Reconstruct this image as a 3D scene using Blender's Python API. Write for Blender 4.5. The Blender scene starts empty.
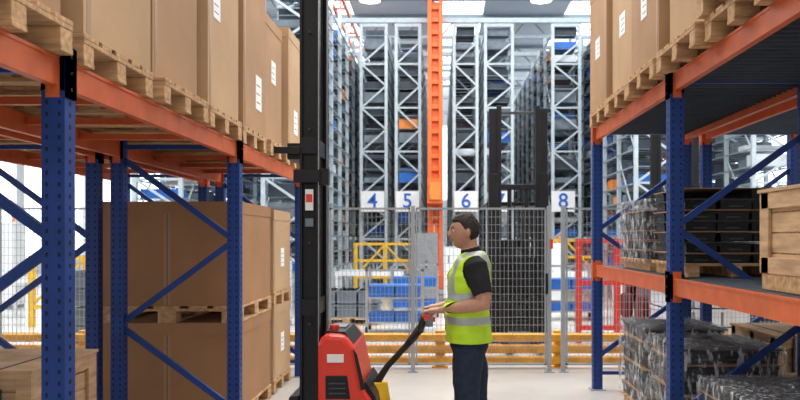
import bpy, bmesh, math, random
from mathutils import Vector, Matrix, noise
random.seed(7)
SC = bpy.context.scene
COL = SC.collection
SC.view_settings.view_transform = 'Standard'

# ------------------------------------------------------------ materials
def mat(name, col, rough=0.6, metal=0.0, var=0.12, scale=6.0, bump=0.0, emit=0.0, stretch=(1,1,1), spec=0.4):
    m = bpy.data.materials.new(name); m.use_nodes = True
    nt = m.node_tree; b = nt.nodes['Principled BSDF']
    b.inputs['Roughness'].default_value = rough
    b.inputs['Metallic'].default_value = metal
    b.inputs['Specular IOR Level'].default_value = spec
    c = (*col, 1)
    b.inputs['Base Color'].default_value = c
    if var > 0 or bump > 0:
        tc = nt.nodes.new('ShaderNodeTexCoord'); mp = nt.nodes.new('ShaderNodeMapping')
        mp.inputs['Scale'].default_value = stretch
        nz = nt.nodes.new('ShaderNodeTexNoise'); nz.inputs['Scale'].default_value = scale
        nz.inputs['Detail'].default_value = 5
        nt.links.new(tc.outputs['Object'], mp.inputs['Vector']); nt.links.new(mp.outputs[0], nz.inputs['Vector'])
        rp = nt.nodes.new('ShaderNodeValToRGB')
        rp.color_ramp.elements[0].position = 0.3; rp.color_ramp.elements[1].position = 0.7
        rp.color_ramp.elements[0].color = (*[max(0, v*(1-var)) for v in col], 1)
        rp.color_ramp.elements[1].color = (*[min(1, v*(1+var)) for v in col], 1)
        nt.links.new(nz.outputs['Fac'], rp.inputs['Fac']); nt.links.new(rp.outputs[0], b.inputs['Base Color'])
        if bump > 0:
            bp = nt.nodes.new('ShaderNodeBump'); bp.inputs['Strength'].default_value = bump
            bp.inputs['Distance'].default_value = 0.02
            nt.links.new(nz.outputs['Fac'], bp.inputs['Height']); nt.links.new(bp.outputs[0], b.inputs['Normal'])
    if emit > 0:
        b.inputs['Emission Color'].default_value = c
        b.inputs['Emission Strength'].default_value = emit
    return m

M = {}
M['blue'] = mat('rack_blue_paint', (0.008, 0.040, 0.20), 0.45, var=0.15)
M['orange'] = mat('rack_orange_paint', (0.56, 0.11, 0.03), 0.45, var=0.15)
M['hole'] = mat('slot_dark', (0.003, 0.008, 0.035), 0.8, var=0)
M['steel'] = mat('galvanised_steel', (0.45, 0.48, 0.5), 0.4, 0.7, var=0.15)
M['deck'] = mat('dark_deck_steel', (0.09, 0.11, 0.14), 0.5, 0.3)
M['wood'] = mat('pallet_wood', (0.50, 0.30, 0.15), 0.8, var=0.35, scale=5, bump=0.2, stretch=(1, 6, 6))
M['wood2'] = mat('crate_plywood', (0.52, 0.33, 0.18), 0.75, var=0.25, scale=4, bump=0.1, stretch=(1, 1, 8))
M['card'] = mat('cardboard', (0.40, 0.23, 0.118), 0.8, var=0.10, scale=2.5, bump=0.05)
M['card2'] = mat('cardboard_light', (0.49, 0.31, 0.17), 0.8, var=0.08, scale=2.5, bump=0.05)
M['card3'] = mat('cardboard_brown', (0.36, 0.185, 0.085), 0.8, var=0.10, scale=2.5, bump=0.05)
M['cardedge'] = mat('cardboard_seam', (0.20, 0.10, 0.05), 0.9, var=0)
M['tape'] = mat('packing_tape', (0.38, 0.23, 0.125), 0.35, var=0.05)
M['paper'] = mat('label_paper', (0.85, 0.85, 0.83), 0.6, var=0.03)
M['ink'] = mat('label_ink', (0.03, 0.03, 0.03), 0.6, var=0)
M['black'] = mat('black_steel', (0.012, 0.012, 0.014), 0.4, 0.2, var=0.2)
M['rubber'] = mat('black_rubber', (0.015, 0.015, 0.015), 0.7, var=0.1)
M['red'] = mat('truck_red_paint', (0.75, 0.05, 0.03), 0.3, var=0.04)
M['grey'] = mat('grey_plastic', (0.25, 0.26, 0.28), 0.5, var=0.05)
M['dgrey'] = mat('dark_grey_plastic', (0.06, 0.065, 0.07), 0.5, var=0.05)
M['yellow'] = mat('safety_yellow', (0.85, 0.5, 0.02), 0.5, var=0.1)
M['ywood'] = mat('guard_amber', (0.74, 0.33, 0.02), 0.6, var=0.25)
M['white'] = mat('white_paint', (0.8, 0.82, 0.84), 0.5, var=0.04)
M['lattice'] = mat('galvanised_upright', (0.45, 0.53, 0.58), 0.45, 0.1, var=0.1)
M['rail'] = mat('galvanised_shelf_rail', (0.27, 0.34, 0.39), 0.5, 0.2, var=0.1)
M['tdark'] = mat('tote_dark', (0.04, 0.055, 0.075), 0.6, var=0.2)
M['tgrey'] = mat('tote_grey', (0.15, 0.19, 0.23), 0.6, var=0.2)
M['tblue'] = mat('tote_blue', (0.02, 0.14, 0.52), 0.5, var=0.1)
M['torange'] = mat('tote_orange', (0.75, 0.25, 0.05), 0.5, var=0.1)
M['twhite'] = mat('tote_white', (0.6, 0.65, 0.7), 0.5, var=0.1)
M['crane'] = mat('crane_orange', (0.80, 0.15, 0.035), 0.45, var=0.08)
M['fence'] = mat('fence_grey', (0.36, 0.39, 0.41), 0.5, 0.2, var=0.05)
M['signblue'] = mat('sign_blue', (0.02, 0.12, 0.5), 0.5, var=0)
M['casting'] = mat('black_parts', (0.016, 0.017, 0.02), 0.4, 0.2, var=0.3, scale=20)
M['wall'] = mat('wall_panel', (0.66, 0.69, 0.72), 0.7, var=0.04, scale=1)
M['roof'] = mat('roof_sheet', (0.5, 0.53, 0.56), 0.7, var=0.05, scale=1)
M['sky'] = mat('daylight_glazing', (0.93, 0.97, 1.0), 0.3, var=0, emit=2.2)
M['lampglow'] = mat('lamp_glow', (1, 0.98, 0.94), 0.3, var=0, emit=8)
M['skin'] = mat('skin', (0.52, 0.27, 0.18), 0.5, var=0.06, scale=30)
M['lip'] = mat('lips', (0.42, 0.15, 0.11), 0.5, var=0)
M['hair'] = mat('dark_hair', (0.022, 0.014, 0.01), 0.6, var=0.4, scale=60, bump=0.6)
M['polo'] = mat('black_polo', (0.012, 0.012, 0.015), 0.85, var=0.2, scale=30, bump=0.1)
M['jean'] = mat('dark_jeans', (0.014, 0.028, 0.055), 0.85, var=0.25, scale=25, bump=0.15)
M['vest'] = mat('hi_vis_yellow', (0.56, 0.86, 0.03), 0.6, var=0.05, scale=12)
M['reflect'] = mat('reflective_tape', (0.46, 0.50, 0.50), 0.35, 0.2, var=0.05)
M['eye'] = mat('eye_white', (0.8, 0.78, 0.75), 0.3, var=0)

def floor_mat():
    m = bpy.data.materials.new('polished_concrete'); m.use_nodes = True
    nt = m.node_tree; b = nt.nodes['Principled BSDF']
    tc = nt.nodes.new('ShaderNodeTexCoord')
    n1 = nt.nodes.new('ShaderNodeTexNoise'); n1.inputs['Scale'].default_value = 0.8; n1.inputs['Detail'].default_value = 8
    rp = nt.nodes.new('ShaderNodeValToRGB')
    rp.color_ramp.elements[0].position = 0.3; rp.color_ramp.elements[0].color = (0.44, 0.43, 0.41, 1)
    rp.color_ramp.elements[1].position = 0.75; rp.color_ramp.elements[1].color = (0.60, 0.585, 0.56, 1)
    nt.links.new(tc.outputs['Object'], n1.inputs['Vector']); nt.links.new(n1.outputs['Fac'], rp.inputs['Fac'])
    nt.links.new(rp.outputs[0], b.inputs['Base Color'])
    b.inputs['Roughness'].default_value = 0.25
    return m
M['floor'] = floor_mat()

def film_mat():
    m = bpy.data.materials.new('stretch_film'); m.use_nodes = True
    nt = m.node_tree; nt.nodes.clear()
    o = nt.nodes.new('ShaderNodeOutputMaterial'); mx = nt.nodes.new('ShaderNodeMixShader')
    t = nt.nodes.new('ShaderNodeBsdfTransparent'); p = nt.nodes.new('ShaderNodeBsdfPrincipled')
    p.inputs['Base Color'].default_value = (0.75, 0.77, 0.8, 1); p.inputs['Roughness'].default_value = 0.12
    n = nt.nodes.new('ShaderNodeTexNoise'); n.inputs['Scale'].default_value = 10; n.inputs['Detail'].default_value = 6
    tc = nt.nodes.new('ShaderNodeTexCoord'); mp = nt.nodes.new('ShaderNodeMapping'); mp.inputs['Scale'].default_value = (3, 3, 1)
    rp = nt.nodes.new('ShaderNodeValToRGB')
    rp.color_ramp.elements[0].position = 0.48; rp.color_ramp.elements[0].color = (0.05,)*3+(1,)
    rp.color_ramp.elements[1].position = 0.68; rp.color_ramp.elements[1].color = (0.75,)*3+(1,)
    nt.links.new(tc.outputs['Object'], mp.inputs[0]); nt.links.new(mp.outputs[0], n.inputs['Vector'])
    nt.links.new(n.outputs['Fac'], rp.inputs['Fac']); nt.links.new(rp.outputs[0], mx.inputs[0])
    nt.links.new(t.outputs[0], mx.inputs[1]); nt.links.new(p.outputs[0], mx.inputs[2]); nt.links.new(mx.outputs[0], o.inputs[0])
    return m
M['film'] = film_mat()

# ------------------------------------------------------------ mesh builder
class MB:
    def __init__(s): s.v = []; s.f = []; s.m = []; s.mats = []
    def mi(s, k):
        if k not in s.mats: s.mats.append(k)
        return s.mats.index(k)
    def add(s, vs, fs, k):
        o = len(s.v); i = s.mi(k); s.v += [tuple(v) for v in vs]
        for f in fs: s.f.append([a+o for a in f]); s.m.append(i)
    def box(s, x0, x1, y0, y1, z0, z1, k):
        s.add([(x0,y0,z0),(x1,y0,z0),(x1,y1,z0),(x0,y1,z0),(x0,y0,z1),(x1,y0,z1),(x1,y1,z1),(x0,y1,z1)],
              [(0,3,2,1),(4,5,6,7),(0,1,5,4),(1,2,6,5),(2,3,7,6),(3,0,4,7)], k)
    def beam(s, p, q, w, h, k, up=(0,1,0)):
        p = Vector(p); q = Vector(q); d = (q-p).normalized(); u = Vector(up)
        if abs(d.dot(u)) > 0.99: u = Vector((1,0,0))
        a = d.cross(u).normalized()*w/2; b = d.cross(a).normalized()*h/2
        vs = [p-a-b, p+a-b, p+a+b, p-a+b, q-a-b, q+a-b, q+a+b, q-a+b]
        s.add(vs, [(0,3,2,1),(4,5,6,7),(0,1,5,4),(1,2,6,5),(2,3,7,6),(3,0,4,7)], k)
    def cyl(s, p, q, r, k, n=16, r2=None):
        p = Vector(p); q = Vector(q); d = (q-p).normalized(); r2 = r if r2 is None else r2
        u = Vector((0,0,1)) if abs(d.z) < 0.9 else Vector((1,0,0))
        a = d.cross(u).normalized(); b = d.cross(a).normalized()
        vs = [p+(a*math.cos(t)+b*math.sin(t))*r for t in [2*math.pi*i/n for i in range(n)]]
        vs += [q+(a*math.cos(t)+b*math.sin(t))*r2 for t in [2*math.pi*i/n for i in range(n)]]
        fs = [(i,(i+1)%n,(i+1)%n+n,i+n) for i in range(n)] + [tuple(range(n))[::-1], tuple(range(n,2*n))]
        s.add(vs, fs, k)
    def prism(s, poly, y0, y1, k):
        n = len(poly)
        vs = [(x,y0,z) for x,z in poly]+[(x,y1,z) for x,z in poly]
        s.add(vs, [(i,(i+1)%n,(i+1)%n+n,i+n) for i in range(n)]+[tuple(range(n))[::-1], tuple(range(n,2*n))], k)
    def prismx(s, poly, x0, x1, k):
        n = len(poly)
        vs = [(x0,y,z) for y,z in poly]+[(x1,y,z) for y,z in poly]
        s.add(vs, [(i,(i+1)%n,(i+1)%n+n,i+n) for i in range(n)]+[tuple(range(n))[::-1], tuple(range(n,2*n))], k)
    def loft(s, rings, k, n=16):
        vs = []; fs = []
        for c, a, b in rings:
            for i in range(n):
                t = 2*math.pi*i/n; vs.append(Vector(c)+a*math.cos(t)+b*math.sin(t))
        R = len(rings)
        for r in range(R-1):
            for i in range(n): fs.append((r*n+i, r*n+(i+1)%n, (r+1)*n+(i+1)%n, (r+1)*n+i))
        fs.append(tuple(range(n))[::-1]); fs.append(tuple(range((R-1)*n, R*n)))
        s.add(vs, fs, k)
    def limb(s, pts, rad, k, n=12, ref=(0,1,0)):
        pts = [Vector(p) for p in pts]; rings = []
        for i, p in enumerate(pts):
            d = (pts[min(i+1,len(pts)-1)]-pts[max(i-1,0)]).normalized()
            a = d.cross(Vector(ref))
            if a.length < 0.05: a = d.cross(Vector((1,0,0)))
            a.normalize(); b = d.cross(a).normalized()
            r = rad[i]; ra, rb = r if isinstance(r, tuple) else (r, r)
            if i == 0: rings.append((p-d*ra*0.7, a*ra*0.5, b*rb*0.5))
            rings.append((p, a*ra, b*rb))
            if i == len(pts)-1: rings.append((p+d*ra*0.7, a*ra*0.55, b*rb*0.55))
        s.loft(rings, k, n)
    def build(s, name, bevel=0, parent=None, smooth=False, center=True):
        me = bpy.data.meshes.new(name)
        c = Vector((0,0,0))
        if center and s.v:
            xs, ys, zs = zip(*s.v)
            c = Vector(((min(xs)+max(xs))/2, (min(ys)+max(ys))/2, min(zs)))
        me.from_pydata([tuple(Vector(v)-c) for v in s.v], [], s.f)
        for k in s.mats: me.materials.append(M[k])
        me.polygons.foreach_set('material_index', s.m)
        if smooth: me.polygons.foreach_set('use_smooth', [True]*len(s.f))
        me.update()
        ob = bpy.data.objects.new(name, me); COL.objects.link(ob); ob.location = c
        if parent:
            ob.parent = parent; ob.location = c-parent.location
        if bevel:
            b = ob.modifiers.new('bevel', 'BEVEL'); b.width = bevel; b.segments = 2; b.limit_method = 'ANGLE'
        return ob

def inst(src, name, loc, rot=0):
    o = bpy.data.objects.new(name, src.data); COL.objects.link(o); o.location = loc; o.rotation_euler = (0,0,rot)
    for md in src.modifiers:
        n = o.modifiers.new(md.name, md.type); n.width = md.width; n.segments = 2; n.limit_method = 'ANGLE'
    return o

def empty(name, loc):
    e = bpy.data.objects.new(name, None); COL.objects.link(e); e.location = loc; e.empty_display_size = 0.2; return e

# ------------------------------------------------------------ room shell
HX = 15; Y0 = -4; Y1 = 46; HZ = 11
b = MB(); b.box(-HX, HX, Y0, Y1, -0.2, 0, 'floor'); b.build('floor')
b = MB(); b.box(-HX-0.2, -HX, Y0, Y1, 0, 0.9, 'wall'); b.box(-HX-0.2, -HX, Y0, Y1, 6.2, HZ, 'wall')
for y in range(Y0, Y1, 5): b.box(-HX-0.2, -HX+0.12, y, y+0.5, 0.9, 6.2, 'wall')
b.build('wall_left')
b = MB(); b.box(HX, HX+0.2, Y0, Y1, 0, 0.9, 'wall'); b.box(HX, HX+0.2, Y0, Y1, 6.2, HZ, 'wall')
for y in range(Y0, Y1, 5): b.box(HX-0.12, HX+0.2, y, y+0.5, 0.9, 6.2, 'wall')
b.build('wall_right')
b = MB(); b.box(-HX-0.2, -HX-0.1, Y0, Y1, 0.9, 6.2, 'sky'); b.build('window_1')
b = MB(); b.box(HX+0.1, HX+0.2, Y0, Y1, 0.9, 6.2, 'sky'); b.build('window_2')
b = MB()
b.box(-HX, HX, Y1, Y1+0.2, 0, 4, 'wall'); b.box(-HX, HX, Y1, Y1+0.2, 8.6, HZ, 'wall')
for i in range(13): b.box(-HX+i*2.5-0.08, -HX+i*2.5+0.08, Y1-0.04, Y1+0.2, 4, 8.6, 'wall')
b.build('wall_back')
b = MB(); b.box(-HX, HX, Y1+0.1, Y1+0.2, 4, 8.6, 'sky'); b.build('window_4')
b = MB()
sk = [(-11, -9), (-5.6, -3.6), (-0.2, 1.8), (5.2, 7.2), (10.4, 12.4)]
edges = [-HX]+[e for s_ in sk for e in s_]+[HX]
for i in range(0, len(edges), 2): b.box(edges[i], edges[i+1], Y0, Y1, HZ, HZ+0.25, 'roof')
b.build('ceiling')
b = MB()
for x0, x1 in sk: b.box(x0, x1, Y0, Y1, HZ+0.15, HZ+0.25, 'sky')
b.build('window_3')
b = MB()
for y in range(1, 46, 5):
    b.box(-HX, HX, y, y+0.15, HZ-0.15, HZ, 'rail'); b.box(-HX, HX, y, y+0.15, HZ-1.0, HZ-0.88, 'rail')
    for i in range(20):
        x = -HX+i*1.5
        b.beam((x, y+0.07, HZ-0.95), (x+0.75, y+0.07, HZ-0.1), 0.06, 0.06, 'rail'); b.beam((x+0.75, y+0.07, HZ-0.1), (x+1.5, y+0.07, HZ-0.95), 0.06, 0.06, 'rail')
b.build('roof_truss')
b = MB()
for x in (-3.6, -3.2): b.box(x, x+0.08, 12, 42, 9.3, 9.42, 'crane')
for y in range(13, 42, 3):
    b.box(-3.6, -3.12, y, y+0.06, 9.35, 9.41, 'crane'); b.box(-3.4, -3.35, y, y+0.05, 9.4, HZ-0.88, 'crane')
b.build('overhead_cable_tray')
def lamp(x, y, z):
    b = MB()
    b.cyl((x,y,z+0.25), (x,y,z), 0.12, 'grey', 20, 0.28); b.cyl((x,y,z-0.02), (x,y,z), 0.27, 'lampglow', 20)
    b.cyl((x,y,z+0.25), (x,y,HZ-0.02), 0.015, 'steel', 8)
    b.build('high_bay_lamp')
for (x, y) in [(-1.8,19),(2.6,19),(-6,19),(7,19),(-1.8,9),(2.6,9)]: lamp(x, y, 7.75 if y == 19 else 9.2)

# ------------------------------------------------------------ foreground racks
def upright(b, x, y, h, fd):
    w = 0.05
    b.box(x-w, x+w, y-0.045, y-0.035, 0, h, 'blue')
    b.box(x-w, x-w+0.008, y-0.035, y+0.045, 0, h, 'blue'); b.box(x+w-0.008, x+w, y-0.035, y+0.045, 0, h, 'blue')
    b.box(x-w+0.008, x-0.02, y+0.037, y+0.045, 0, h, 'blue'); b.box(x+0.02, x+w-0.008, y+0.037, y+0.045, 0, h, 'blue')
    b.box(x-0.08, x+0.08, y-0.07, y+0.07, 0, 0.012, 'steel')
    z = 0.1
    while z < h-0.05:
        for sx in (-1, 1):
            b.box(x+sx*0.027-0.005, x+sx*0.027+0.005, y-0.0465, y-0.045, z, z+0.018, 'hole')
            b.box(x+sx*(w+0.0006)-0.0008, x+sx*(w+0.0006)+0.0008, y-0.007, y+0.007, z, z+0.018, 'hole')
        z += 0.05
def frame(b, xa, xb, y, h, off=0):
    upright(b, xa, y, h, 1); upright(b, xb, y, h, 1)
    z = 0.25+off; i = 0
    b.beam((xa, y, 0.18), (xb, y, 0.18), 0.035, 0.035, 'blue')
    step = 0.68
    while z+step < h-0.05:
        p, q = ((xa, y, z), (xb, y, z+step)) if i % 2 == 0 else ((xb, y, z), (xa, y, z+step))
        b.beam(p, q, 0.045, 0.03, 'blue')
        z += step; i += 1
    b.beam((xa, y, h-0.1), (xb, y, h-0.1), 0.035, 0.035, 'blue')
def hbeam(b, x, ya, yb, z, side, k='orange'):
    b.box(x-0.022, x+0.022, ya+0.05, yb-0.05, z-0.12, z, k)
    b.box(x+side*0.022-0.004, x+side*0.022+0.004, ya+0.05, yb-0.05, z-0.012, z+0.004, k)
    for yy, sg in ((ya, 1), (yb, -1)):
        b.box(x-0.03, x+0.03, yy+sg*0.045-0.006, yy+sg*0.045+0.006, z-0.17, z+0.05, k)
        c = x+side*0.055
        b.box(c-0.003, c+0.003, yy-0.045, yy+0.045, z-0.17, z+0.05, k)
        b.box(x-0.05, x+0.05, yy-0.049, yy-0.0465, z-0.14, z+0.03, k)
        for zz in (z-0.13, z-0.06, z+0.01):
            b.cyl((x+side*0.056, yy, zz), (x+side*0.064, yy, zz), 0.008, 'steel', 8)

ZL = 2.40
yl = [0.45, 3.2, 5.95, 8.7]
def left_rack(xa, xb, name):
    b = MB()
    for y in yl: frame(b, xa, xb, y, ZL+0.06)
    s = 1 if xa > xb else -1
    for i in range(3):
        hbeam(b, xa, yl[i], yl[i+1], ZL, s); hbeam(b, xb, yl[i], yl[i+1], ZL, -s)
        for k in range(1, 4):
            yy = yl[i]+2.75*k/4
            b.box(min(xa,xb)+0.03, max(xa,xb)-0.03, yy-0.02, yy+0.02, ZL-0.07, ZL-0.03, 'orange')
    return b.build(name)
left_rack(-1.65, -2.58, 'pallet_rack')
left_rack(-2.78, -3.71, 'pallet_rack')
ZR = 2.80; ZR2 = 1.34
yr = [0.04, 2.68, 5.32, 7.96]
def right_rack(xa, xb):
    b = MB()
    for y in yr: frame(b, xa, xb, y, ZR+0.06, 0.1)
    for i in range(3):
        for z in (ZR, ZR2):
            hbeam(b, xa, yr[i], yr[i+1], z, -1); hbeam(b, xb, yr[i], yr[i+1], z, 1)
            y = yr[i]+0.08
            while y < yr[i+1]-0.1:
                b.box(xa+0.024, xb-0.024, y, y+0.06, z-0.03, z, 'deck')
                b.box(xa+0.024, xb-0.024, y, y+0.008, z-0.07, z-0.03, 'deck')
                y += 0.09
    return b.build('pallet_rack')
right_rack(1.69, 2.64)
right_rack(2.86, 3.80)

# ------------------------------------------------------------ pallets
def pallet_mesh():
    b = MB()
    for i, w in enumerate((0.145, 0.1, 0.145, 0.1, 0.145)):
        y = (-0.3275, -0.17, 0, 0.17, 0.3275)[i]
        b.box(-0.6, 0.6, y-w/2, y+w/2, 0.122, 0.144, 'wood')
    for x in (-0.5275, 0, 0.5275):
        b.box(x-0.0725, x+0.0725, -0.4, 0.4, 0.1, 0.122, 'wood')
        for y in (-0.35, 0, 0.35): b.box(x-0.07, x+0.07, y-0.05, y+0.05, 0.022, 0.1, 'wood')
    for y in (-0.35, 0, 0.35): b.box(-0.6, 0.6, y-0.05, y+0.05, 0, 0.022, 'wood')
    return b.build('wooden_pallet', 0.003)
PAL = pallet_mesh(); first = [True]
def pallet(x, y, z, rot=0):
    if first[0]:
        first[0] = False; PAL.location = (x, y, z); PAL.rotation_euler = (0, 0, rot); return PAL
    return inst(PAL, 'wooden_pallet', (x, y, z), rot)

def carton(x0, x1, y0, y1, z0, z1, k='card', face='+x', label=None, seam=True, name='cardboard_box'):
    b = MB(); b.box(x0, x1, y0, y1, z0, z1, k)
    xf = x1 if face == '+x' else x0; s = 1 if face == '+x' else -1
    cy = (y0+y1)/2; cx = (x0+x1)/2; e = 0.0015
    def fx(ya, yb, za, zb, kk, t=e):
        b.box(min(xf, xf+s*t), max(xf, xf+s*t), ya, yb, za, zb, kk)
    b.box(x0-0.005, x1+0.005, y0-0.005, y1+0.005, z1-0.10, z1+0.004, k)
    if seam:
        b.box(cx-0.004, cx+0.004, y0-e, y0, z0+0.01, z1-0.1, 'cardedge')
        b.box(cx-0.03, cx+0.03, y0-e*0.7, y0, z0+0.01, z1-0.1, 'tape')
    fx(y0+0.03, y0+0.07, z0+0.01, z1-0.1, 'tape')
    if label:
        ly, lz, w, h = label
        fx(ly-w/2, ly+w/2, lz-h/2, lz+h/2, 'paper', 0.004)
        for i in range(3): fx(ly-w*0.38, ly+w*0.2, lz-h*0.3+i*h*0.25, lz-h*0.27+i*h*0.25, 'ink', 0.005)
    return b.build(name, 0.008)

ys = [0.95, 1.85, 2.75, 3.72, 4.62, 5.5, 6.42, 7.28, 8.2]
for i, y in enumerate(ys):
    pallet(-2.17+random.uniform(-0.03, 0.03), y, ZL+0.006)
    z0 = ZL+0.151
    h = (1.3, 1.3, 1.25, 1.3, 1.35, 1.3, 1.38, 1.2, 1.3)[i]
    lab = {3:(y+0.25, z0+0.62, .13, .2), 4:(y+0.2, z0+0.95, .16, .24), 5:(y-0.2, z0+0.75, .16, .22), 6:(y+0.1, z0+0.35, .2, .3), 7:(y, z0+0.7, .18, .22), 8:(y, z0+0.35, .2, .26)}.get(i)
    carton(-2.75, -1.60-0.04*(i % 3 == 1), y-0.40, y+0.37, z0, z0+h, 'card2' if i in (3, 5, 8) else 'card', '+x', lab)
for i, y in enumerate([1.85, 2.75, 3.72, 4.62, 5.45, 6.42, 7.28, 8.2]):
    pallet(-3.46, y, ZL+0.006)
    carton(-4.0, -2.88, y-0.38, y+0.38, ZL+0.151, ZL+1.3, 'card')
for i, y in enumerate([0.6, 1.45, 2.3, 3.2, 4.05, 4.9, 5.8, 6.65, 7.5]):
    pallet(2.17+random.uniform(-0.03, 0.03), y, ZR+0.006)
    z0 = ZR+0.151
    if i == 4: pallet(2.15, y+0.02, z0+0.001); z0 += 0.146
    lab = {3:(y, z0+.3, .2, .16), 4:(y, z0+.35, .16, .2), 5:(y-.1, z0+.35, .2, .16), 6:(y, z0+.5, .16, .2), 7:(y, z0+.6, .2, .2), 8:(y, z0+.6, .2, .2)}.get(i)
    carton(1.60+0.04*(i % 2), 2.74, y-0.39, y+0.38, z0, z0+1.25, 'card2' if i % 2 else 'card', '-x', lab)
def stack(xa, xb, ya, yb, k, zt=1.94, zm=0.90):
    cx = (xa+xb)/2; cy = (ya+yb)/2
    big = (yb-ya) > 1.0
    for z0 in (0, zm):
        if big:
            pallet(cx, cy-0.0, z0, math.pi/2).scale = ((yb-ya)/1.2, (xb-xa)/0.8, 1)
        else:
            pallet(cx, cy, z0).scale = ((xb-xa)/1.2, (yb-ya)/0.8, 1)
        carton(xa+0.01, xb-0.01, ya+0.01, yb-0.01, z0+0.145, (zm-0.006 if z0 == 0 else zt), k, '+x', (cy, z0+0.5, .16, .2) if k == 'card2' else None)
stack(-2.97, -1.72, 6.35, 7.55, 'card3')
stack(-2.75, -1.72, 7.68, 8.55, 'card2', 1.92, 0.92)
def crate(x0, x1, y0, y1, z0, z1, name='wooden_crate'):
    b = MB()
    for x in (x0+0.05, (x0+x1)/2, x1-0.05): b.box(x-0.045, x+0.045, y0+0.02, y1-0.02, z0, z0+0.09, 'wood')
    zb = z0+0.09
    n = max(3, int((z1-zb)/0.11)); h = (z1-zb)/n
    for i in range(n):
        b.box(x0+0.02, x1-0.02, y0+0.02, y1-0.02, zb+i*h+0.004, zb+(i+1)*h-0.004, 'wood2')
    b.box(x0+0.03, x1-0.03, y0+0.03, y1-0.03, zb, z1-0.005, 'wood')
    for yy in (y0, y1-0.02):
        for xx in (x0, x1-0.09): b.box(xx, xx+0.09, yy, yy+0.02, zb, z1, 'wood2')
        b.box(x0+0.09, x1-0.09, yy, yy+0.02, z1-0.09, z1, 'wood2'); b.box(x0+0.09, x1-0.09, yy, yy+0.02, zb, zb+0.09, 'wood2')
    for xx in (x0, x1-0.02):
        L = y1-y0-0.04
        for j in range(3):
            a = y0+0.02+(L-0.09)*j/2
            b.box(xx, xx+0.02, a, a+0.09, zb, z1, 'wood2')
        b.box(xx, xx+0.018, y0+0.02, y1-0.02, z1-0.09, z1, 'wood2'); b.box(xx, xx+0.018, y0+0.02, y1-0.02, zb, zb+0.09, 'wood2')
    b.box(x0-0.01, x1+0.01, y0-0.01, y1+0.01, z1, z1+0.02, 'wood2')
    for xx in (x0+0.15, x1-0.2): b.box(xx, xx+0.02, y0-0.012, y1+0.012, z1-0.3, z1+0.023, 'tdark')
    return b.build(name, 0.003)
crate(-3.2, -2.32, 4.2, 5.0, 0, 0.86)
crate(1.80, 2.56, 3.1, 4.17, ZR2+0.004, 1.88)
def wrapped(x0, x1, y0, y1, z, h, rows=6, film=True):
    z += 0.004
    e = empty('wrapped_goods_stack' if film else 'black_crate_stack', ((x0+x1)/2, (y0+y1)/2, z))
    pm = MB()
    for x in (x0+0.05, (x0+x1)/2-0.04, x1-0.13): pm.box(x, x+0.08, y0, y1, z, z+0.08, 'wood')
    n = 7
    for i in range(n):
        yy = y0+(y1-y0)*i/n; pm.box(x0, x1, yy, yy+(y1-y0)/n*0.75, z+0.08, z+0.1, 'wood')
    pm.build('pallet_base', 0.002, e)
    g = MB(); rh = (h-0.1)/rows; zz = z+0.1
    nx = 3; ny = 3
    for r in range(rows):
        for i in range(nx):
            for j in range(ny):
                if r == rows-1 and random.random() < 0.3: continue
                w = (x1-x0-0.06)/nx; d = (y1-y0-0.06)/ny
                o = random.uniform(-0.014, 0.014); p_ = random.uniform(-0.014, 0.014)
                xa = x0+0.03+i*w+o; ya = y0+0.03+j*d+p_
                g.box(xa+0.012, xa+w-0.012, ya+0.012, ya+d-0.012, zz, zz+rh*0.72, 'casting')
                g.box(xa+0.003, xa+w-0.003, ya+0.003, ya+d-0.003, zz+rh*0.60, zz+rh*0.80, 'casting')
                g.box(xa+w*0.3, xa+w*0.7, ya+0.008, ya+d-0.008, zz+rh*0.2, zz+rh*0.34, 'dgrey')
                g.box(xa+0.008, xa+w-0.008, ya+d*0.35, ya+d*0.65, zz+rh*0.2, zz+rh*0.34, 'dgrey')
        g.box(x0+0.02, x1-0.02, y0+0.02, y1-0.02, zz+rh*0.86, zz+rh*0.95, 'card' if r % 2 == 0 else 'dgrey')
        zz += rh
    g.build('stacked_parts', 0, e)
    if not film: return
    f = MB(); n = 14; m = 14
    per = [(x0+(x1-x0)*i/n, y0) for i in range(n)]+[(x1, y0+(y1-y0)*i/n) for i in range(n)]+[(x1-(x1-x0)*i/n, y1) for i in range(n)]+[(x0, y1-(y1-y0)*i/n) for i in range(n)]
    vs = []; cx = (x0+x1)/2; cy = (y0+y1)/2
    for k in range(m+1):
        z2 = z+0.06+(h-0.05)*k/m
        for (px, py) in per:
            q = noise.noise(Vector((px*14, py*14, z2*6)))*0.02
            f_ = 1.0-(0.03 if k == m else 0)
            vs.append((cx+(px-cx)*f_+q, cy+(py-cy)*f_+q, z2))
    P = len(per)
    fs = [(k*P+i, k*P+(i+1)%P, (k+1)*P+(i+1)%P, (k+1)*P+i) for k in range(m) for i in range(P)]
    vs.append((cx, cy, z+h+0.015)); fs += [(m*P+i, m*P+(i+1)%P, len(vs)-1) for i in range(P)]
    f.add(vs, fs, 'film'); f.build('stretch_film', 0, e, smooth=True)
wrapped(1.77, 2.58, 5.42, 6.22, ZR2, 0.66, 7, False)
wrapped(1.77, 2.58, 6.42, 7.30, ZR2, 0.62, 6)
wrapped(1.80, 2.58, 5.50, 6.40, 0, 0.80)
wrapped(1.80, 2.58, 6.55, 7.45, 0, 0.82)
wrapped(1.80, 2.58, 4.30, 5.20, 0, 0.66)
wrapped(2.98, 3.7, 5.5, 6.4, ZR2, 0.6)
crate(2.95, 3.75, 6.5, 7.5, 0, 0.75)
crate(2.95, 3.75, 3.3, 4.9, 0, 0.8)

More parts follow.
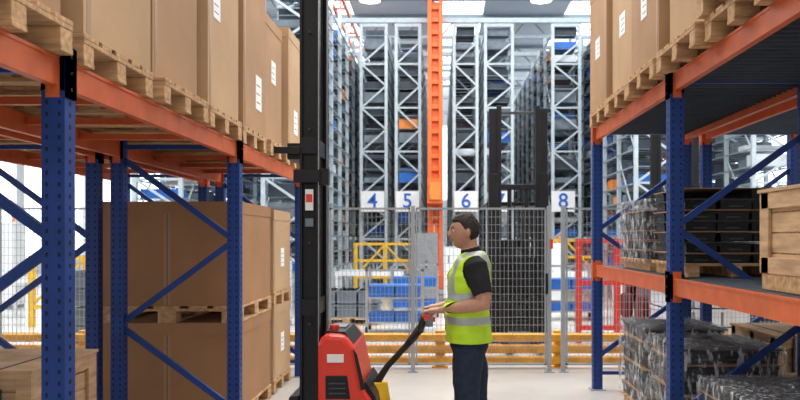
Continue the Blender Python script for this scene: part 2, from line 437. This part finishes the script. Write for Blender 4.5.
# ------------------------------------------------------------ fence
YF = 9.02; H = 2.0
b = MB()
posts = [-9.45,-8.1,-6.75,-5.4,-4.05,-2.7,-1.38,-0.33,1.33,1.50,2.85,4.2,5.55,6.9,8.25,9.6]
for x in posts:
    b.box(x-0.025, x+0.025, YF-0.025, YF+0.025, 0, H+0.02, 'fence'); b.box(x-0.06, x+0.06, YF-0.06, YF+0.06, 0, 0.01, 'fence')
for a, c in zip(posts[:-1], posts[1:]):
    if c-a < 0.3: continue
    a += 0.035; c -= 0.035
    b.box(a, c, YF-0.012, YF+0.012, H-0.025, H, 'fence'); b.box(a, c, YF-0.012, YF+0.012, 0.08, 0.105, 'fence')
    b.box(a, a+0.02, YF-0.012, YF+0.012, 0.08, H, 'fence'); b.box(c-0.02, c, YF-0.012, YF+0.012, 0.08, H, 'fence')
    n = int((c-a)/0.05)
    for i in range(1, n): x = a+(c-a)*i/n; b.box(x-0.0025, x+0.0025, YF-0.002, YF+0.002, 0.1, H-0.02, 'fence')
    for i in range(1, 20): z = 0.1+1.88*i/20; b.box(a, c, YF-0.006, YF-0.002, z-0.0025, z+0.0025, 'fence')
b.box(1.28, 1.31, YF-0.06, YF-0.025, 0.95, 1.2, 'black'); b.box(1.34, 1.37, YF-0.05, YF-0.025, 1.5, 1.62, 'red')
b.build('mesh_safety_fence')
b = MB()
for x in [-9+i*1.5 for i in range(13)]:
    b.box(x-0.06, x+0.06, 9.32, 9.44, 0, 0.46, 'ywood'); b.box(x-0.1, x+0.1, 9.28, 9.48, 0, 0.015, 'ywood')
for z in (0.03, 0.175, 0.32): b.prismx([(9.32, z), (9.28, z+0.02), (9.28, z+0.095), (9.32, z+0.115)], -9.1, 9.1, 'ywood')
b.build('guard_rail', 0.004)

# ------------------------------------------------------------ high bay storage
def block(x0, x1, y0, y1, top, name='high_bay_rack'):
    b = MB(); lv = 0.40; bay = 1.6
    y = y0
    while y <= y1:
        for x in (x0, x1): b.box(x-0.045, x+0.045, y-0.045, y+0.045, 0, top, 'lattice')
        if y < y0+3.4:
            z = 0.3; i = 0
            while z+0.65 < top:
                p, q = ((x0,y,z),(x1,y,z+0.65)) if i % 2 == 0 else ((x1,y,z),(x0,y,z+0.65))
                b.beam(p, q, 0.05, 0.05, 'lattice'); z += 0.65; i += 1
                if i % 2 == 0: b.box(x0, x1, y-0.02, y+0.02, z-0.025, z+0.025, 'lattice')
        y += bay
    b.box(x0-0.04, x1+0.04, y0-0.04, y0+0.04, top-0.1, top, 'lattice')
    z = 0.9
    while z < top-0.2:
        for x in (x0-0.03, x1+0.03): b.box(x-0.015, x+0.015, y0, y1, z-0.03, z, 'rail')
        yy = y0+0.12
        while yy < y1-0.6:
            fill = 0.5 if yy < y0+2 else 0.72
            if random.random() < fill:
                r = random.random()
                k = 'tdark' if r < 0.45 else 'tgrey' if r < 0.77 else 'tblue' if r < 0.89 else 'twhite' if r < 0.96 else 'torange'
                b.box(x0+0.07, x1-0.07, yy, yy+0.42, z, z+random.choice((0.14, 0.2, 0.28)), k)
            b.box(x0-0.0, x1, yy+0.02, yy+0.04, z-0.02, z, 'rail')
            yy += 0.5
        z += lv
    for x in (x0, x1):
        z = 0.4
        while z+1.6 < top:
            b.beam((x, y0, z), (x, y0+bay, z+1.6), 0.03, 0.03, 'lattice', up=(1,0,0)); z += 1.6
    b.build(name)
YB = 22
block(-2.34, -1.60, YB, 40, 8.0)
block(-1.30, -0.60, YB, 40, 8.0)
block(0.42, 1.10, YB, 40, 8.0)
block(1.35, 2.15, YB, 40, 8.0)
block(3.35, 4.15, YB, 40, 8.0)
block(-3.7, -2.75, 15.5, 40, 7.9)
block(4.5, 5.4, 17, 40, 7.9)
block(-6.6, -5.6, 16, 40, 7.9)
block(7.2, 8.2, 17, 40, 7.9)
b = MB()
for y in (22, 26, 30, 34, 38): b.box(-3.7, 5.4, y-0.06, y+0.06, 8.02, 8.16, 'lattice')
b.build('rack_tie_beam')
b = MB()
for x in (-0.30, 0.02): b.box(x-0.06, x+0.06, 21.4, 21.7, 0.5, 8.6, 'crane')
z = 0.7
while z < 8.4: b.box(-0.28, 0.0, 21.45, 21.5, z, z+0.13, 'crane'); z += 0.36
b.box(-0.42, 0.14, 20.6, 22.6, 0.2, 0.6, 'crane'); b.box(-0.36, 0.08, 20.8, 21.35, 2.6, 3.3, 'crane'); b.box(-0.3, 0.02, 20.75, 20.8, 2.7, 3.2, 'torange')
b.box(-0.45, 0.17, 21.3, 21.8, 8.6, 8.8, 'crane'); b.cyl((-0.14,20.8,0.14),(-0.14,20.8,0.22),0.1,'black'); b.box(-0.17,-0.11,20.3,40,0,0.13,'steel')
b.box(-0.24, -0.04, 21.55, 21.6, 0.6, 8.5, 'crane')
b.build('stacker_crane', 0.01)

def sign(x, txt):
    e = empty('aisle_number_sign', (x, 21.6, 2.65))
    b = MB(); b.box(x-0.34, x+0.34, 21.62, 21.65, 2.4, 3.0, 'white')
    b.box(x-0.3, x-0.26, 21.65, 21.95, 2.85, 2.89, 'steel'); b.box(x+0.26, x+0.3, 21.65, 21.95, 2.85, 2.89, 'steel')
    b.build('panel', 0, e)
    cu = bpy.data.curves.new('numeral', 'FONT'); cu.body = txt; cu.size = 0.6; cu.extrude = 0.004; cu.align_x = 'CENTER'; cu.align_y = 'CENTER'; cu.offset = 0.006
    o = bpy.data.objects.new('numeral', cu); COL.objects.link(o); o.parent = e; o.location = (0, 0.01, 0.05); o.rotation_euler = (math.pi/2, 0, 0)
    cu.materials.append(M['signblue'])
for x, t in [(-1.97,'4'),(-0.95,'5'),(0.76,'6'),(1.75,'7'),(3.6,'8')]: sign(x, t)

# ------------------------------------------------------------ mid-ground equipment
def conveyor(x0, x1, y, z, w=0.7):
    b = MB()
    for yy in (y, y+w): b.box(x0, x1, yy-0.02, yy+0.02, z-0.12, z, 'white')
    x = x0+0.06
    while x < x1-0.05: b.cyl((x, y+0.02, z-0.04), (x, y+w-0.02, z-0.04), 0.03, 'steel', 8); x += 0.12
    n = max(2, int((x1-x0)/1.2)+1)
    for i in range(n):
        xx = x0+0.05+(x1-x0-0.1)*i/(n-1)
        for yy in (y, y+w): b.box(xx-0.025, xx+0.025, yy-0.03, yy+0.03, 0, z-0.1, 'white')
        b.box(xx-0.02, xx+0.02, y, y+w, 0.25, 0.29, 'white')
    b.build('roller_conveyor')
conveyor(-2.5, -0.9, 17.6, 0.85); conveyor(0.7, 4.2, 17.0, 0.85); conveyor(-9, -4.4, 14.9, 0.85)
def yframe(x0, x1, y, z):
    b = MB()
    for x in (x0, (x0+x1)/2, x1): b.box(x-0.05, x+0.05, y-0.05, y+0.05, 0, z, 'yellow')
    for zz in (z, z-0.45, z-0.9): b.box(x0-0.05, x1+0.05, y-0.04, y+0.04, zz-0.07, zz, 'yellow')
    b.beam((x0,y,z-0.9),((x0+x1)/2,y,z-0.04),0.05,0.05,'yellow'); b.beam(((x0+x1)/2,y,z-0.04),(x1,y,z-0.9),0.05,0.05,'yellow')
    b.build('yellow_machine_guard')
yframe(-2.3, -0.7, 20.2, 1.5); yframe(2.6, 4.2, 20.0, 1.6); yframe(-7.5, -5.5, 13.6, 1.3); yframe(5.8, 7.6, 13.5, 1.4)
def cabinet(x, y, w, h, k='white'):
    b = MB(); b.box(x, x+w, y, y+0.5, 0.08, h, k); b.box(x+0.02, x+w-0.02, y+0.02, y+0.48, 0, 0.08, 'grey')
    b.box(x+w/2-0.004, x+w/2+0.004, y-0.003, y, 0.12, h-0.04, 'grey'); b.box(x+w/2+0.04, x+w/2+0.06, y-0.03, y, h*0.5, h*0.6, 'black')
    b.box(x+0.1, x+w/2-0.1, y-0.006, y, h*0.7, h*0.85, 'grey'); b.cyl((x+w-0.1,y+0.2,h),(x+w-0.1,y+0.2,h+0.2),0.03,'torange',10)
    b.build('control_cabinet', 0.006)
cabinet(-0.75, 18.9, 0.7, 1.75, 'grey'); cabinet(0.1, 19, 0.5, 1.4); cabinet(2.3, 18.4, 0.8, 1.5); cabinet(-3.4, 13.5, 0.6, 1.2); cabinet(-11, 17, 1.2, 2.0)
def cart(x, y):
    b = MB(); w = 0.95; d = 0.6
    for xx in (x, x+w):
        for yy in (y, y+d): b.box(xx-0.02, xx+0.02, yy-0.02, yy+0.02, 0.12, 1.1, 'steel'); b.cyl((xx-0.02, yy, 0.06), (xx+0.02, yy, 0.06), 0.06, 'rubber', 14)
    for z, hh in ((0.2, 0.14), (0.62, 0.2)):
        b.box(x, x+w, y, y+d, z-0.03, z, 'steel')
        for i in range(2):
            xa = x+0.04+i*0.45
            b.box(xa, xa+0.42, y+0.03, y+d-0.03, z, z+hh-0.02, 'tblue'); b.box(xa-0.01, xa+0.43, y+0.02, y+d-0.02, z+hh-0.02, z+hh, 'tblue')
    b.box(x-0.02, x+w+0.02, y-0.02, y+0.0, 1.06, 1.1, 'steel')
    b.build('tote_cart')
cart(-1.25, 12.6); cart(2.1, 14.5); cart(-6, 12); cart(-1.0, 15.2)
b = MB()
for x in (2.15, 2.75, 3.35): b.box(x-0.04, x+0.04, 11.46, 11.54, 0, 1.62, 'red')
for z in (0.2, 0.9, 1.55): b.box(2.15, 3.35, 11.47, 11.53, z, z+0.07, 'red')
for i in range(1, 24): b.box(2.15+i*0.05-0.003, 2.15+i*0.05+0.003, 11.49, 11.51, 0.2, 1.6, 'red')
b.build('red_machine_gate')
for (x, y, k, n) in [(-8, 11, 'tblue', 3), (-4.6, 10.8, 'tgrey', 4), (5.2, 11.5, 'tdark', 4), (3.7, 10.6, 'twhite', 3), (-1.75, 14.2, 'tgrey', 2)]:
    pallet(x+0.0, y, 0)
    b = MB()
    for i in range(n):
        for j in range(3):
            z = 0.145+i*0.26; xa = x-0.59+j*0.4
            b.box(xa+0.015, xa+0.375, y-0.37, y+0.37, z, z+0.24, k); b.box(xa, xa+0.39, y-0.39, y+0.39, z+0.2, z+0.24, k)
    b.build('stacked_totes')

def forklift(x, y):
    b = MB()
    w = 0.38
    for sx in (-1, 1):
        b.box(x+sx*w-0.07, x+sx*w+0.07, y, y+0.14, 0.05, 2.6, 'black'); b.box(x+sx*(w-0.09)-0.035, x+sx*(w-0.09)+0.035, y+0.02, y+0.12, 0.15, 3.62, 'black')
        b.box(x+sx*w-0.06, x+sx*w+0.06, y+0.03, y+0.12, 2.6, 3.58, 'black')
        b.cyl((x+sx*0.13, y+0.09, 0.3), (x+sx*0.13, y+0.09, 2.4), 0.035, 'black', 12)
        b.beam((x+sx*0.06, y+0.05, 0.5), (x+sx*0.06, y+0.05, 2.4), 0.02, 0.03, 'black')
        b.box(x+sx*0.22-0.05, x+sx*0.22+0.05, y-0.1, y-0.05, 0.08, 0.75, 'black'); b.box(x+sx*0.22-0.05, x+sx*0.22+0.05, y-1.05, y-0.05, 0.05, 0.09, 'black')
        for yy in (y+0.6, y+1.75): b.cyl((x+sx*0.46-0.08, yy, 0.25), (x+sx*0.46+0.08, yy, 0.25), 0.25, 'rubber', 24)
        b.box(x+sx*0.42-0.03, x+sx*0.42+0.03, y+0.4, y+0.46, 1.1, 2.15, 'black'); b.box(x+sx*0.42-0.03, x+sx*0.42+0.03, y+1.65, y+1.71, 1.1, 2.15, 'black')
    for z in (0.4, 1.3, 2.4): b.box(x-w, x+w, y+0.04, y+0.12, z-0.04, z+0.04, 'black')
    b.box(x-w, x+w, y+0.06, y+0.1, 3.5, 3.54, 'dgrey')
    b.box(x-0.4, x+0.4, y-0.05, y, 0.3, 0.4, 'black'); b.box(x-0.4, x+0.4, y-0.05, y, 0.62, 0.72, 'black')
    for i in range(9): b.box(x-0.36+i*0.09-0.01, x-0.36+i*0.09+0.01, y-0.04, y-0.02, 0.7, 1.5, 'black')
    b.box(x-0.38, x+0.38, y+0.25, y+2.0, 0.2, 0.75, 'dgrey'); b.box(x-0.38, x+0.38, y+0.25, y+0.7, 0.75, 1.25, 'black'); b.box(x-0.38, x+0.38, y+1.3, y+2.15, 0.3, 1.25, 'dgrey')
    b.box(x-0.25, x+0.25, y+0.95, y+1.3, 0.75, 0.95, 'black'); b.box(x-0.25, x+0.25, y+1.25, y+1.35, 0.9, 1.6, 'black')
    b.box(x-0.45, x+0.45, y+0.38, y+1.73, 2.13, 2.19, 'black')
    b.cyl((x, y+0.65, 1.2), (x, y+0.8, 1.35), 0.16, 'black', 20)
    b.build('forklift', 0.008)
forklift(1.18, 11.1); forklift(4.3, 13.5)

# ------------------------------------------------------------ pedestrian stacker truck
e = empty('pallet_stacker_truck', (-0.7, 4.78, 0))
b = MB()
for yc in (4.60, 4.94):
    b.box(-0.865, -0.85, yc-0.04, yc+0.04, 0.08, 3.35, 'black'); b.box(-0.765, -0.75, yc-0.04, yc+0.04, 0.08, 3.35, 'black')
    b.box(-0.85, -0.765, yc-0.007, yc+0.007, 0.08, 3.35, 'black')
    s = 1 if yc < 4.7 else -1
    b.box(-0.845, -0.775, yc+s*0.042, yc+s*0.09, 0.2, 3.5, 'black')
    b.box(-0.752, -0.748, yc-0.04, yc-0.034, 0.9, 3.3, 'steel')
for yy in (4.73, 4.81): b.cyl((-0.80, yy, 0.4), (-0.80, yy, 2.9), 0.022, 'dgrey', 12)
for z in (0.3, 1.2, 2.2, 3.3): b.box(-0.85, -0.76, 4.56, 4.98, z-0.05, z+0.05, 'black')
b.box(-0.90, -0.74, 4.54, 4.56, 1.97, 2.05, 'black'); b.box(-1.02, -0.86, 4.54, 4.57, 2.15, 2.19, 'black'); b.box(-0.95, -0.86, 4.6, 4.9, 2.12, 2.22, 'black')
b.box(-0.75, -0.69, 4.58, 4.64, 1.96, 2.06, 'black')
b.box(-0.83, -0.78, 4.554, 4.559, 1.80, 1.93, 'paper'); b.box(-0.83, -0.78, 4.554, 4.559, 1.70, 1.75, 'tgrey'); b.box(-0.825, -0.785, 4.552, 4.5545, 1.85, 1.9, 'red')
for z in (1.1, 1.6, 2.3, 2.9): b.cyl((-0.805, 4.556, z), (-0.805, 4.593, z), 0.007, 'dgrey', 10)
b.build('mast', 0.002, e)
b = MB()
b.prism([(-0.74,0.12),(-0.74,1.0),(-0.70,1.05),(-0.58,1.04),(-0.52,0.96),(-0.47,0.72),(-0.40,0.62),(-0.385,0.12)], 4.46, 5.12, 'red')
b.build('chassis_cover', 0.03, e)
b = MB()
b.prism([(-0.72,1.045),(-0.70,1.062),(-0.585,1.052),(-0.53,0.975),(-0.545,0.965),(-0.6,1.03)], 4.55, 5.03, 'black')
b.prism([(-0.47,0.735),(-0.455,0.75),(-0.395,0.66),(-0.38,0.6),(-0.40,0.6)], 4.52, 5.06, 'black')
b.prism([(-0.525,0.965),(-0.50,0.93),(-0.45,0.72),(-0.475,0.71)], 4.452, 4.462, 'black')
b.prism([(-0.69,0.66),(-0.69,0.80),(-0.56,0.80),(-0.54,0.66)], 4.454, 4.459, 'black')
for i in range(3): b.box(-0.67, -0.57, 4.451, 4.455, 0.69+i*0.03, 0.698+i*0.03, 'dgrey')
b.box(-0.735, -0.39, 4.44, 5.14, 0.10, 0.3, 'black')
b.cyl((-0.66, 4.62, 1.05), (-0.66, 4.62, 1.09), 0.03, 'red', 16); b.box(-0.70, -0.60, 4.72, 4.9, 1.055, 1.065, 'grey')
b.box(-0.68, -0.58, 4.452, 4.458, 0.88, 0.93, 'paper')
b.build('trim_panels', 0.004, e)
b = MB()
b.cyl((-0.40, 4.79, 0.55), (-0.40, 4.79, 0.70), 0.085, 'yellow', 24, 0.06); b.cyl((-0.40, 4.79, 0.3), (-0.40, 4.79, 0.55), 0.11, 'black', 24)
b.limb([(-0.42,4.79,0.68),(-0.34,4.79,0.80),(-0.22,4.79,0.93),(-0.16,4.79,1.0)], [0.026,0.020,0.020,0.026], 'rubber')
b.limb([(-0.19,4.79,0.97),(-0.14,4.79,1.03),(-0.10,4.79,1.09)], [(0.022,0.06),(0.028,0.075),(0.02,0.05)], 'rubber')
for sy in (-1, 1):
    b.limb([(-0.12,4.79+sy*0.04,1.03),(-0.13,4.79+sy*0.12,1.06),(-0.12,4.79+sy*0.195,1.11),(-0.09,4.79+sy*0.2,1.145)], [0.013]*4, 'rubber', ref=(0,0,1))
b.cyl((-0.085, 4.59, 1.14), (-0.085, 4.99, 1.14), 0.015, 'rubber', 14)
b.box(-0.105, -0.045, 4.75, 4.83, 1.06, 1.13, 'grey'); b.box(-0.06, -0.03, 4.765, 4.815, 1.09, 1.12, 'red')
for yy in (4.578, 4.99): b.cyl((-0.085, yy, 1.14), (-0.085, yy+0.014, 1.14), 0.02, 'red', 14)
b.build('tiller', 0, e, smooth=False)
b = MB()
for yc in (4.62, 4.96):
    b.box(-2.0, -0.74, yc-0.08, yc+0.08, 0.05, 0.1, 'black'); b.cyl((-1.9, yc-0.06, 0.045), (-1.9, yc+0.06, 0.045), 0.044, 'grey', 16)
    b.box(-0.93, -0.87, yc-0.07, yc+0.07, 0.1, 0.65, 'black')
b.box(-0.92, -0.87, 4.54, 5.04, 0.3, 0.4, 'black'); b.box(-0.92, -0.87, 4.54, 5.04, 0.58, 0.66, 'black')
b.cyl((-0.55, 4.72, 0.115), (-0.55, 4.86, 0.115), 0.114, 'rubber', 24)
b.build('forks_and_wheels', 0.004, e)

# ------------------------------------------------------------ man
MX, MY = 0.19, 4.80
man = empty('warehouse_worker', (MX, MY, 0))
b = MB(); X = Vector((1,0,0)); Y = Vector((0,1,0))
tor = [(0.86,0.0,0.09,0.13),(0.93,0.0,0.118,0.163),(1.00,0.0,0.118,0.165),(1.08,-0.014,0.115,0.155),(1.18,-0.014,0.115,0.155),(1.28,-0.008,0.120,0.170),(1.38,0.0,0.122,0.185),(1.45,0.014,0.105,0.185),(1.50,0.024,0.082,0.150),(1.535,0.022,0.062,0.085)]
b.loft([((MX+x, MY, z), X*a, Y*c) for z, x, a, c in tor], 'skin', 24)
b.limb([(MX+0.022,MY,1.49),(MX+0.004,MY,1.57),(MX-0.008,MY,1.63)], [0.060,0.053,0.053], 'skin', 16)
Lh = [(MX-0.005,MY-0.085,0.92),(MX-0.02,MY-0.09,0.75),(MX-0.02,MY-0.10,0.50),(MX+0.0,MY-0.10,0.42),(MX+0.02,MY-0.105,0.3),(MX+0.03,MY-0.11,0.09)]
Rh = [(MX+0.005,MY+0.085,0.92),(MX+0.035,MY+0.09,0.75),(MX+0.055,MY+0.10,0.50),(MX+0.07,MY+0.10,0.42),(MX+0.10,MY+0.105,0.3),(MX+0.11,MY+0.11,0.09)]
for Lg in (Lh, Rh): b.limb(Lg, [0.096,0.084,0.064,0.060,0.064,0.05], 'skin', 16)
for Lg in (Lh, Rh):
    ax, ay, _ = Lg[-1]
    b.loft([((ax+0.07, ay, 0.045), Y*0.03, Vector((0,0,0.035))), ((ax+0.03, ay, 0.055), Y*0.04, Vector((0,0,0.053))), ((ax-0.06, ay, 0.05), Y*0.043, Vector((0,0,0.048))), ((ax-0.15, ay, 0.035), Y*0.05, Vector((0,0,0.034))), ((ax-0.21, ay, 0.028), Y*0.03, Vector((0,0,0.024)))], 'skin', 14)
arms = []
for sy in (-1, 1):
    sh = (MX+0.03, MY+sy*0.175, 1.455)
    if sy < 0: el = (MX+0.09, MY-0.255, 1.225); wr = (-0.005, MY-0.14, 1.175)
    else: el = (MX+0.03, MY+0.27, 1.21); wr = (-0.005, MY+0.13, 1.175)
    S, E, W = Vector(sh), Vector(el), Vector(wr)
    arms.append((S, E, W))
    b.limb([S, S.lerp(E,0.45), S.lerp(E,0.85), E, E.lerp(W,0.25), E.lerp(W,0.7), W], [0.066,0.057,0.047,0.044,0.045,0.033,(0.021,0.028)], 'skin', 14)
    gy = MY+sy*0.125
    K = Vector((-0.075, gy, 1.172))
    b.loft([(W, Vector((0.0,0,0.02)), Y*0.028), (W.lerp(K,0.35), Vector((0,0,0.019)), Y*0.037), (W.lerp(K,0.8), Vector((0,0,0.017)), Y*0.042), (K, Vector((0.003,0,0.012)), Y*0.040)], 'skin', 14)
    for j in range(4):
        fy = gy+(j-1.5)*0.0215; l = (0.92,1.05,1.0,0.8)[j] if sy > 0 else (0.8,1.0,1.05,0.92)[j]
        b.limb([(-0.062,fy,1.170),(-0.085-0.018*l,fy,1.166),(-0.104-0.006*l,fy,1.145),(-0.098,fy,1.124-0.003*l),(-0.083+0.004*l,fy,1.117)], [0.0095,0.0095,0.009,0.0085,0.0075], 'skin', 8)
    ty = gy-sy*0.035
    b.limb([(-0.025,gy-sy*0.025,1.165),(-0.05,ty-sy*0.008,1.145),(-0.066,ty-sy*0.006,1.125),(-0.086,ty,1.118)], [0.013,0.0115,0.010,0.0085], 'skin', 8)
HC = Vector((MX-0.028, MY, 1.672)); pitch = math.radians(1); yaw = math.radians(5)
Rm = Matrix.Rotation(yaw, 3, 'Z') @ Matrix.Rotation(pitch, 3, 'Y')
def g(t, c, w): return math.exp(-((t-c)/w)**2)
def headpt(f, l, u, sc=1.0):
    pf = f*0.094; pl = l*0.075; pu = u*0.116
    if u < 0:
        pl *= 1-0.30*(-u)**1.4
        if f < 0: pf *= 1-0.45*min(1, -u*1.2)
        else: pf *= 1+0.05*(-u)
    if f > 0:
        pf += 0.032*g(l,0,0.16)*g(u,-0.20,0.12)+0.014*g(l,0,0.12)*g(u,0.0,0.14)
        pf += 0.007*g(u,0.24,0.12)*g(abs(l),0.25,0.3)-0.011*g(abs(l),0.38,0.16)*g(u,0.06,0.1)
        pf += 0.010*g(l,0,0.28)*g(u,-0.48,0.09)-0.006*g(l,0,0.3)*g(u,-0.62,0.05)+0.014*g(l,0,0.32)*g(u,-0.82,0.15)
    return Rm @ Vector((-pf*sc, -pl*sc, pu*sc))+HC
def sphere(fn, nu=40, nv=56):
    vs = []; fs = []
    for i in range(nu+1):
        th = math.pi*i/nu
        for j in range(nv):
            ph = 2*math.pi*j/nv
            vs.append(fn(math.sin(th)*math.cos(ph), math.sin(th)*math.sin(ph), math.cos(th)))
    for i in range(nu):
        for j in range(nv): fs.append((i*nv+j, (i+1)*nv+j, (i+1)*nv+(j+1)%nv, i*nv+(j+1)%nv))
    return vs, fs
vs, fs = sphere(headpt); b.add(vs, fs, 'skin')
def ell(c, r, k, bb, n=12):
    v, f = sphere(lambda a, d, h: Rm @ Vector((c[0]+a*r[0], c[1]+d*r[1], c[2]+h*r[2]))+HC, n, n); bb.add(v, f, k)
for s in (-1, 1):
    ell((0.010, s*0.076, -0.008), (0.017, 0.011, 0.030), 'skin', b)
tmp = b.build('body_src', center=False)
rm = tmp.modifiers.new('r', 'REMESH'); rm.mode = 'VOXEL'; rm.voxel_size = 0.0055
sm = tmp.modifiers.new('s', 'SMOOTH'); sm.factor = 0.5; sm.iterations = 2
dg = bpy.context.evaluated_depsgraph_get()
me = bpy.data.meshes.new_from_object(tmp.evaluated_get(dg))
bpy.data.objects.remove(tmp)
keys = ['skin', 'polo', 'jean', 'black', 'lip', 'reflect']
me.materials.clear()
for k in keys: me.materials.append(M[k])
def segd(p, a, c):
    t = max(0, min(1, (p-a).dot(c-a)/(c-a).length_squared)); return (p-(a+(c-a)*t)).length, t
def region(p):
    for S, E, W in arms:
        d, t = segd(p, S, E); d2, t2 = segd(p, E, W)
        if (p-W).length < 0.13 and p.x < W.x+0.01: return 'hand'
        if d2 < 0.065 and p.z < 1.32 and d2 < d+0.001 and (abs(p.y-MY) > 0.19 or p.x < MX-0.15): return 'fore'
        if d < 0.080 and abs(p.y-MY) > 0.165 and p.z > 1.15: return 'sleeve' if t < 0.78 else 'fore'
    if p.z < 0.10: return 'shoe'
    if p.z < 1.0: return 'jean'
    if p.z < 1.03: return 'belt'
    dn = math.hypot(p.x-(MX+0.012), p.y-MY)
    if p.z > 1.53 or (p.z > 1.49 and dn < 0.075): return 'neck' if p.z > 1.562+0.25*(p.x-MX) else 'collar'
    return 'torso'
reg = []
for pl in me.polygons:
    r = region(pl.center); reg.append(r)
    k = {'hand':'skin','fore':'skin','sleeve':'polo','shoe':'black','jean':'jean','belt':'black','neck':'skin','collar':'polo','torso':'polo'}[r]
    if r == 'neck':
        q = Rm.transposed() @ (pl.center-HC)
        if -q.x > 0.06 and abs(q.y) < 0.026 and -0.063 < q.z < -0.047: k = 'lip'
    pl.material_index = keys.index(k); pl.use_smooth = True
off = [0.0]*len(me.vertices)
for pl, r in zip(me.polygons, reg):
    o = {'sleeve':0.012,'jean':0.008,'belt':0.004,'collar':0.010}.get(r, 0)
    for vi in pl.vertices: off[vi] = max(off[vi], o)
base = [v.co.copy() for v in me.vertices]; nrm = [v.normal.copy() for v in me.vertices]
for i, v in enumerate(me.vertices):
    if off[i]:
        n_ = noise.noise(base[i]*9)*0.6+noise.noise(Vector((base[i].x*8, base[i].y*8, base[i].z*24)))*0.5
        v.co = base[i]+nrm[i]*(off[i]+n_*0.009)
body = bpy.data.objects.new('body', me); COL.objects.link(body); body.parent = man; body.location = -man.location
sel = [i for i, (pl, r) in enumerate(zip(me.polygons, reg)) if (r in ('torso',) or (r in ('belt','jean') and pl.center.z > 0.965))]
vmap = {}; vv = []; vf = []; vm = []
for i in sel:
    pl = me.polygons[i]
    c = pl.center
    if c.z > 1.42 and c.x < MX+0.01 and abs(c.y-MY) < (c.z-1.42)*0.55: continue
    f = []
    for vi in pl.vertices:
        if vi not in vmap:
            vmap[vi] = len(vv); p = base[vi]; n0 = nrm[vi]
            fold = noise.noise(Vector((p.x*14, p.y*14, p.z*5)))*0.013+noise.noise(Vector((p.x*6, p.y*6, p.z*18)))*0.011
            d = 0.018+max(0, 1.30-p.z)*0.045
            nn = Vector((n0.x, n0.y, n0.z*(0.2 if p.z < 1.35 else 1)))
            vv.append(p+nn*(d+fold))
        f.append(vmap[vi])
    vf.append(f)
    yy = abs(c.y-MY)
    k = 0
    if 1.235 < c.z < 1.285 or 1.08 < c.z < 1.13: k = 1
    elif c.z > 1.285 and 0.085 < yy < 0.13: k = 1
    elif c.x < MX-0.06 and yy < 0.006: k = 2
    vm.append(k)
vme = bpy.data.meshes.new('hi_vis_vest'); vme.from_pydata([tuple(v) for v in vv], [], vf)
for k in ('vest', 'reflect', 'black'): vme.materials.append(M[k])
vme.polygons.foreach_set('material_index', vm); vme.polygons.foreach_set('use_smooth', [True]*len(vf)); vme.update()
vo = bpy.data.objects.new('hi_vis_vest', vme); COL.objects.link(vo); vo.parent = man; vo.location = -man.location
so = vo.modifiers.new('s', 'SOLIDIFY'); so.thickness = 0.004
b = MB()
def hairpt(f, l, u):
    line = 0.50 if f > 0.45 else (0.50-(0.45-f)*1.1)
    line = max(line, -0.50)
    if abs(l) > 0.7 and f > -0.15: line = max(line, 0.18 if f > 0.1 else -0.02)
    t = max(0, min(1, (u-line)/0.12+0.5))
    n_ = noise.noise(Vector((f*7, l*7, u*7)))*0.04+noise.noise(Vector((f*22, l*22, u*22)))*0.03
    return headpt(f, l, u, 0.93+t*(0.13+n_+0.05*max(0, f)))
vs, fs = sphere(hairpt, 60, 72); b.add(vs, fs, 'hair')
b.build('hair', 0, man, smooth=True)
b = MB()
for s in (-1, 1):
    ell((-0.079, s*0.031, 0.006), (0.011, 0.013, 0.0085), 'eye', b); ell((-0.0885, s*0.032, 0.006), (0.003, 0.005, 0.0055), 'ink', b)
    ell((-0.088, s*0.034, 0.028), (0.007, 0.022, 0.004), 'hair', b)
    ell((-0.081, s*0.031, 0.014), (0.011, 0.015, 0.0035), 'skin', b)
b.build('eyes', 0, man, smooth=True)

# ------------------------------------------------------------ lights
def area(name, loc, sx, sy, power, rot=(0,0,0), col=(1,0.98,0.95)):
    l = bpy.data.lights.new(name, 'AREA'); l.shape = 'RECTANGLE'; l.size = sx; l.size_y = sy; l.energy = power; l.color = col
    o = bpy.data.objects.new(name, l); COL.objects.link(o); o.location = loc; o.rotation_euler = rot
area('hall_light', (0, 14.5, 10), 20, 9, 2900)
area('hall_light_deep', (0, 30, 10.2), 14, 14, 1100)
area('aisle_light', (0, 5, 8.5), 2.6, 8, 290, (0, 0, 0), (1, 0.96, 0.9))
area('entrance_light', (0, -3.5, 5), 9, 5, 130, (math.radians(68), 0, 0), (1, 0.95, 0.88))
W = bpy.data.worlds.new('World'); SC.world = W; W.use_nodes = True
W.node_tree.nodes['Background'].inputs[0].default_value = (1.0, 0.98, 0.95, 1)
W.node_tree.nodes['Background'].inputs[1].default_value = 0.42

# ------------------------------------------------------------ camera
cam = bpy.data.cameras.new('camera'); co = bpy.data.objects.new('camera', cam); COL.objects.link(co)
co.location = (0, 0, 1.63); co.rotation_euler = (math.pi/2, 0, 0)
cam.sensor_width = 36; cam.lens = 33.3; cam.shift_x = -0.05; cam.shift_y = 0.0475
cam.dof.use_dof = True; cam.dof.focus_distance = 4.8; cam.dof.aperture_fstop = 3.2
SC.camera = co
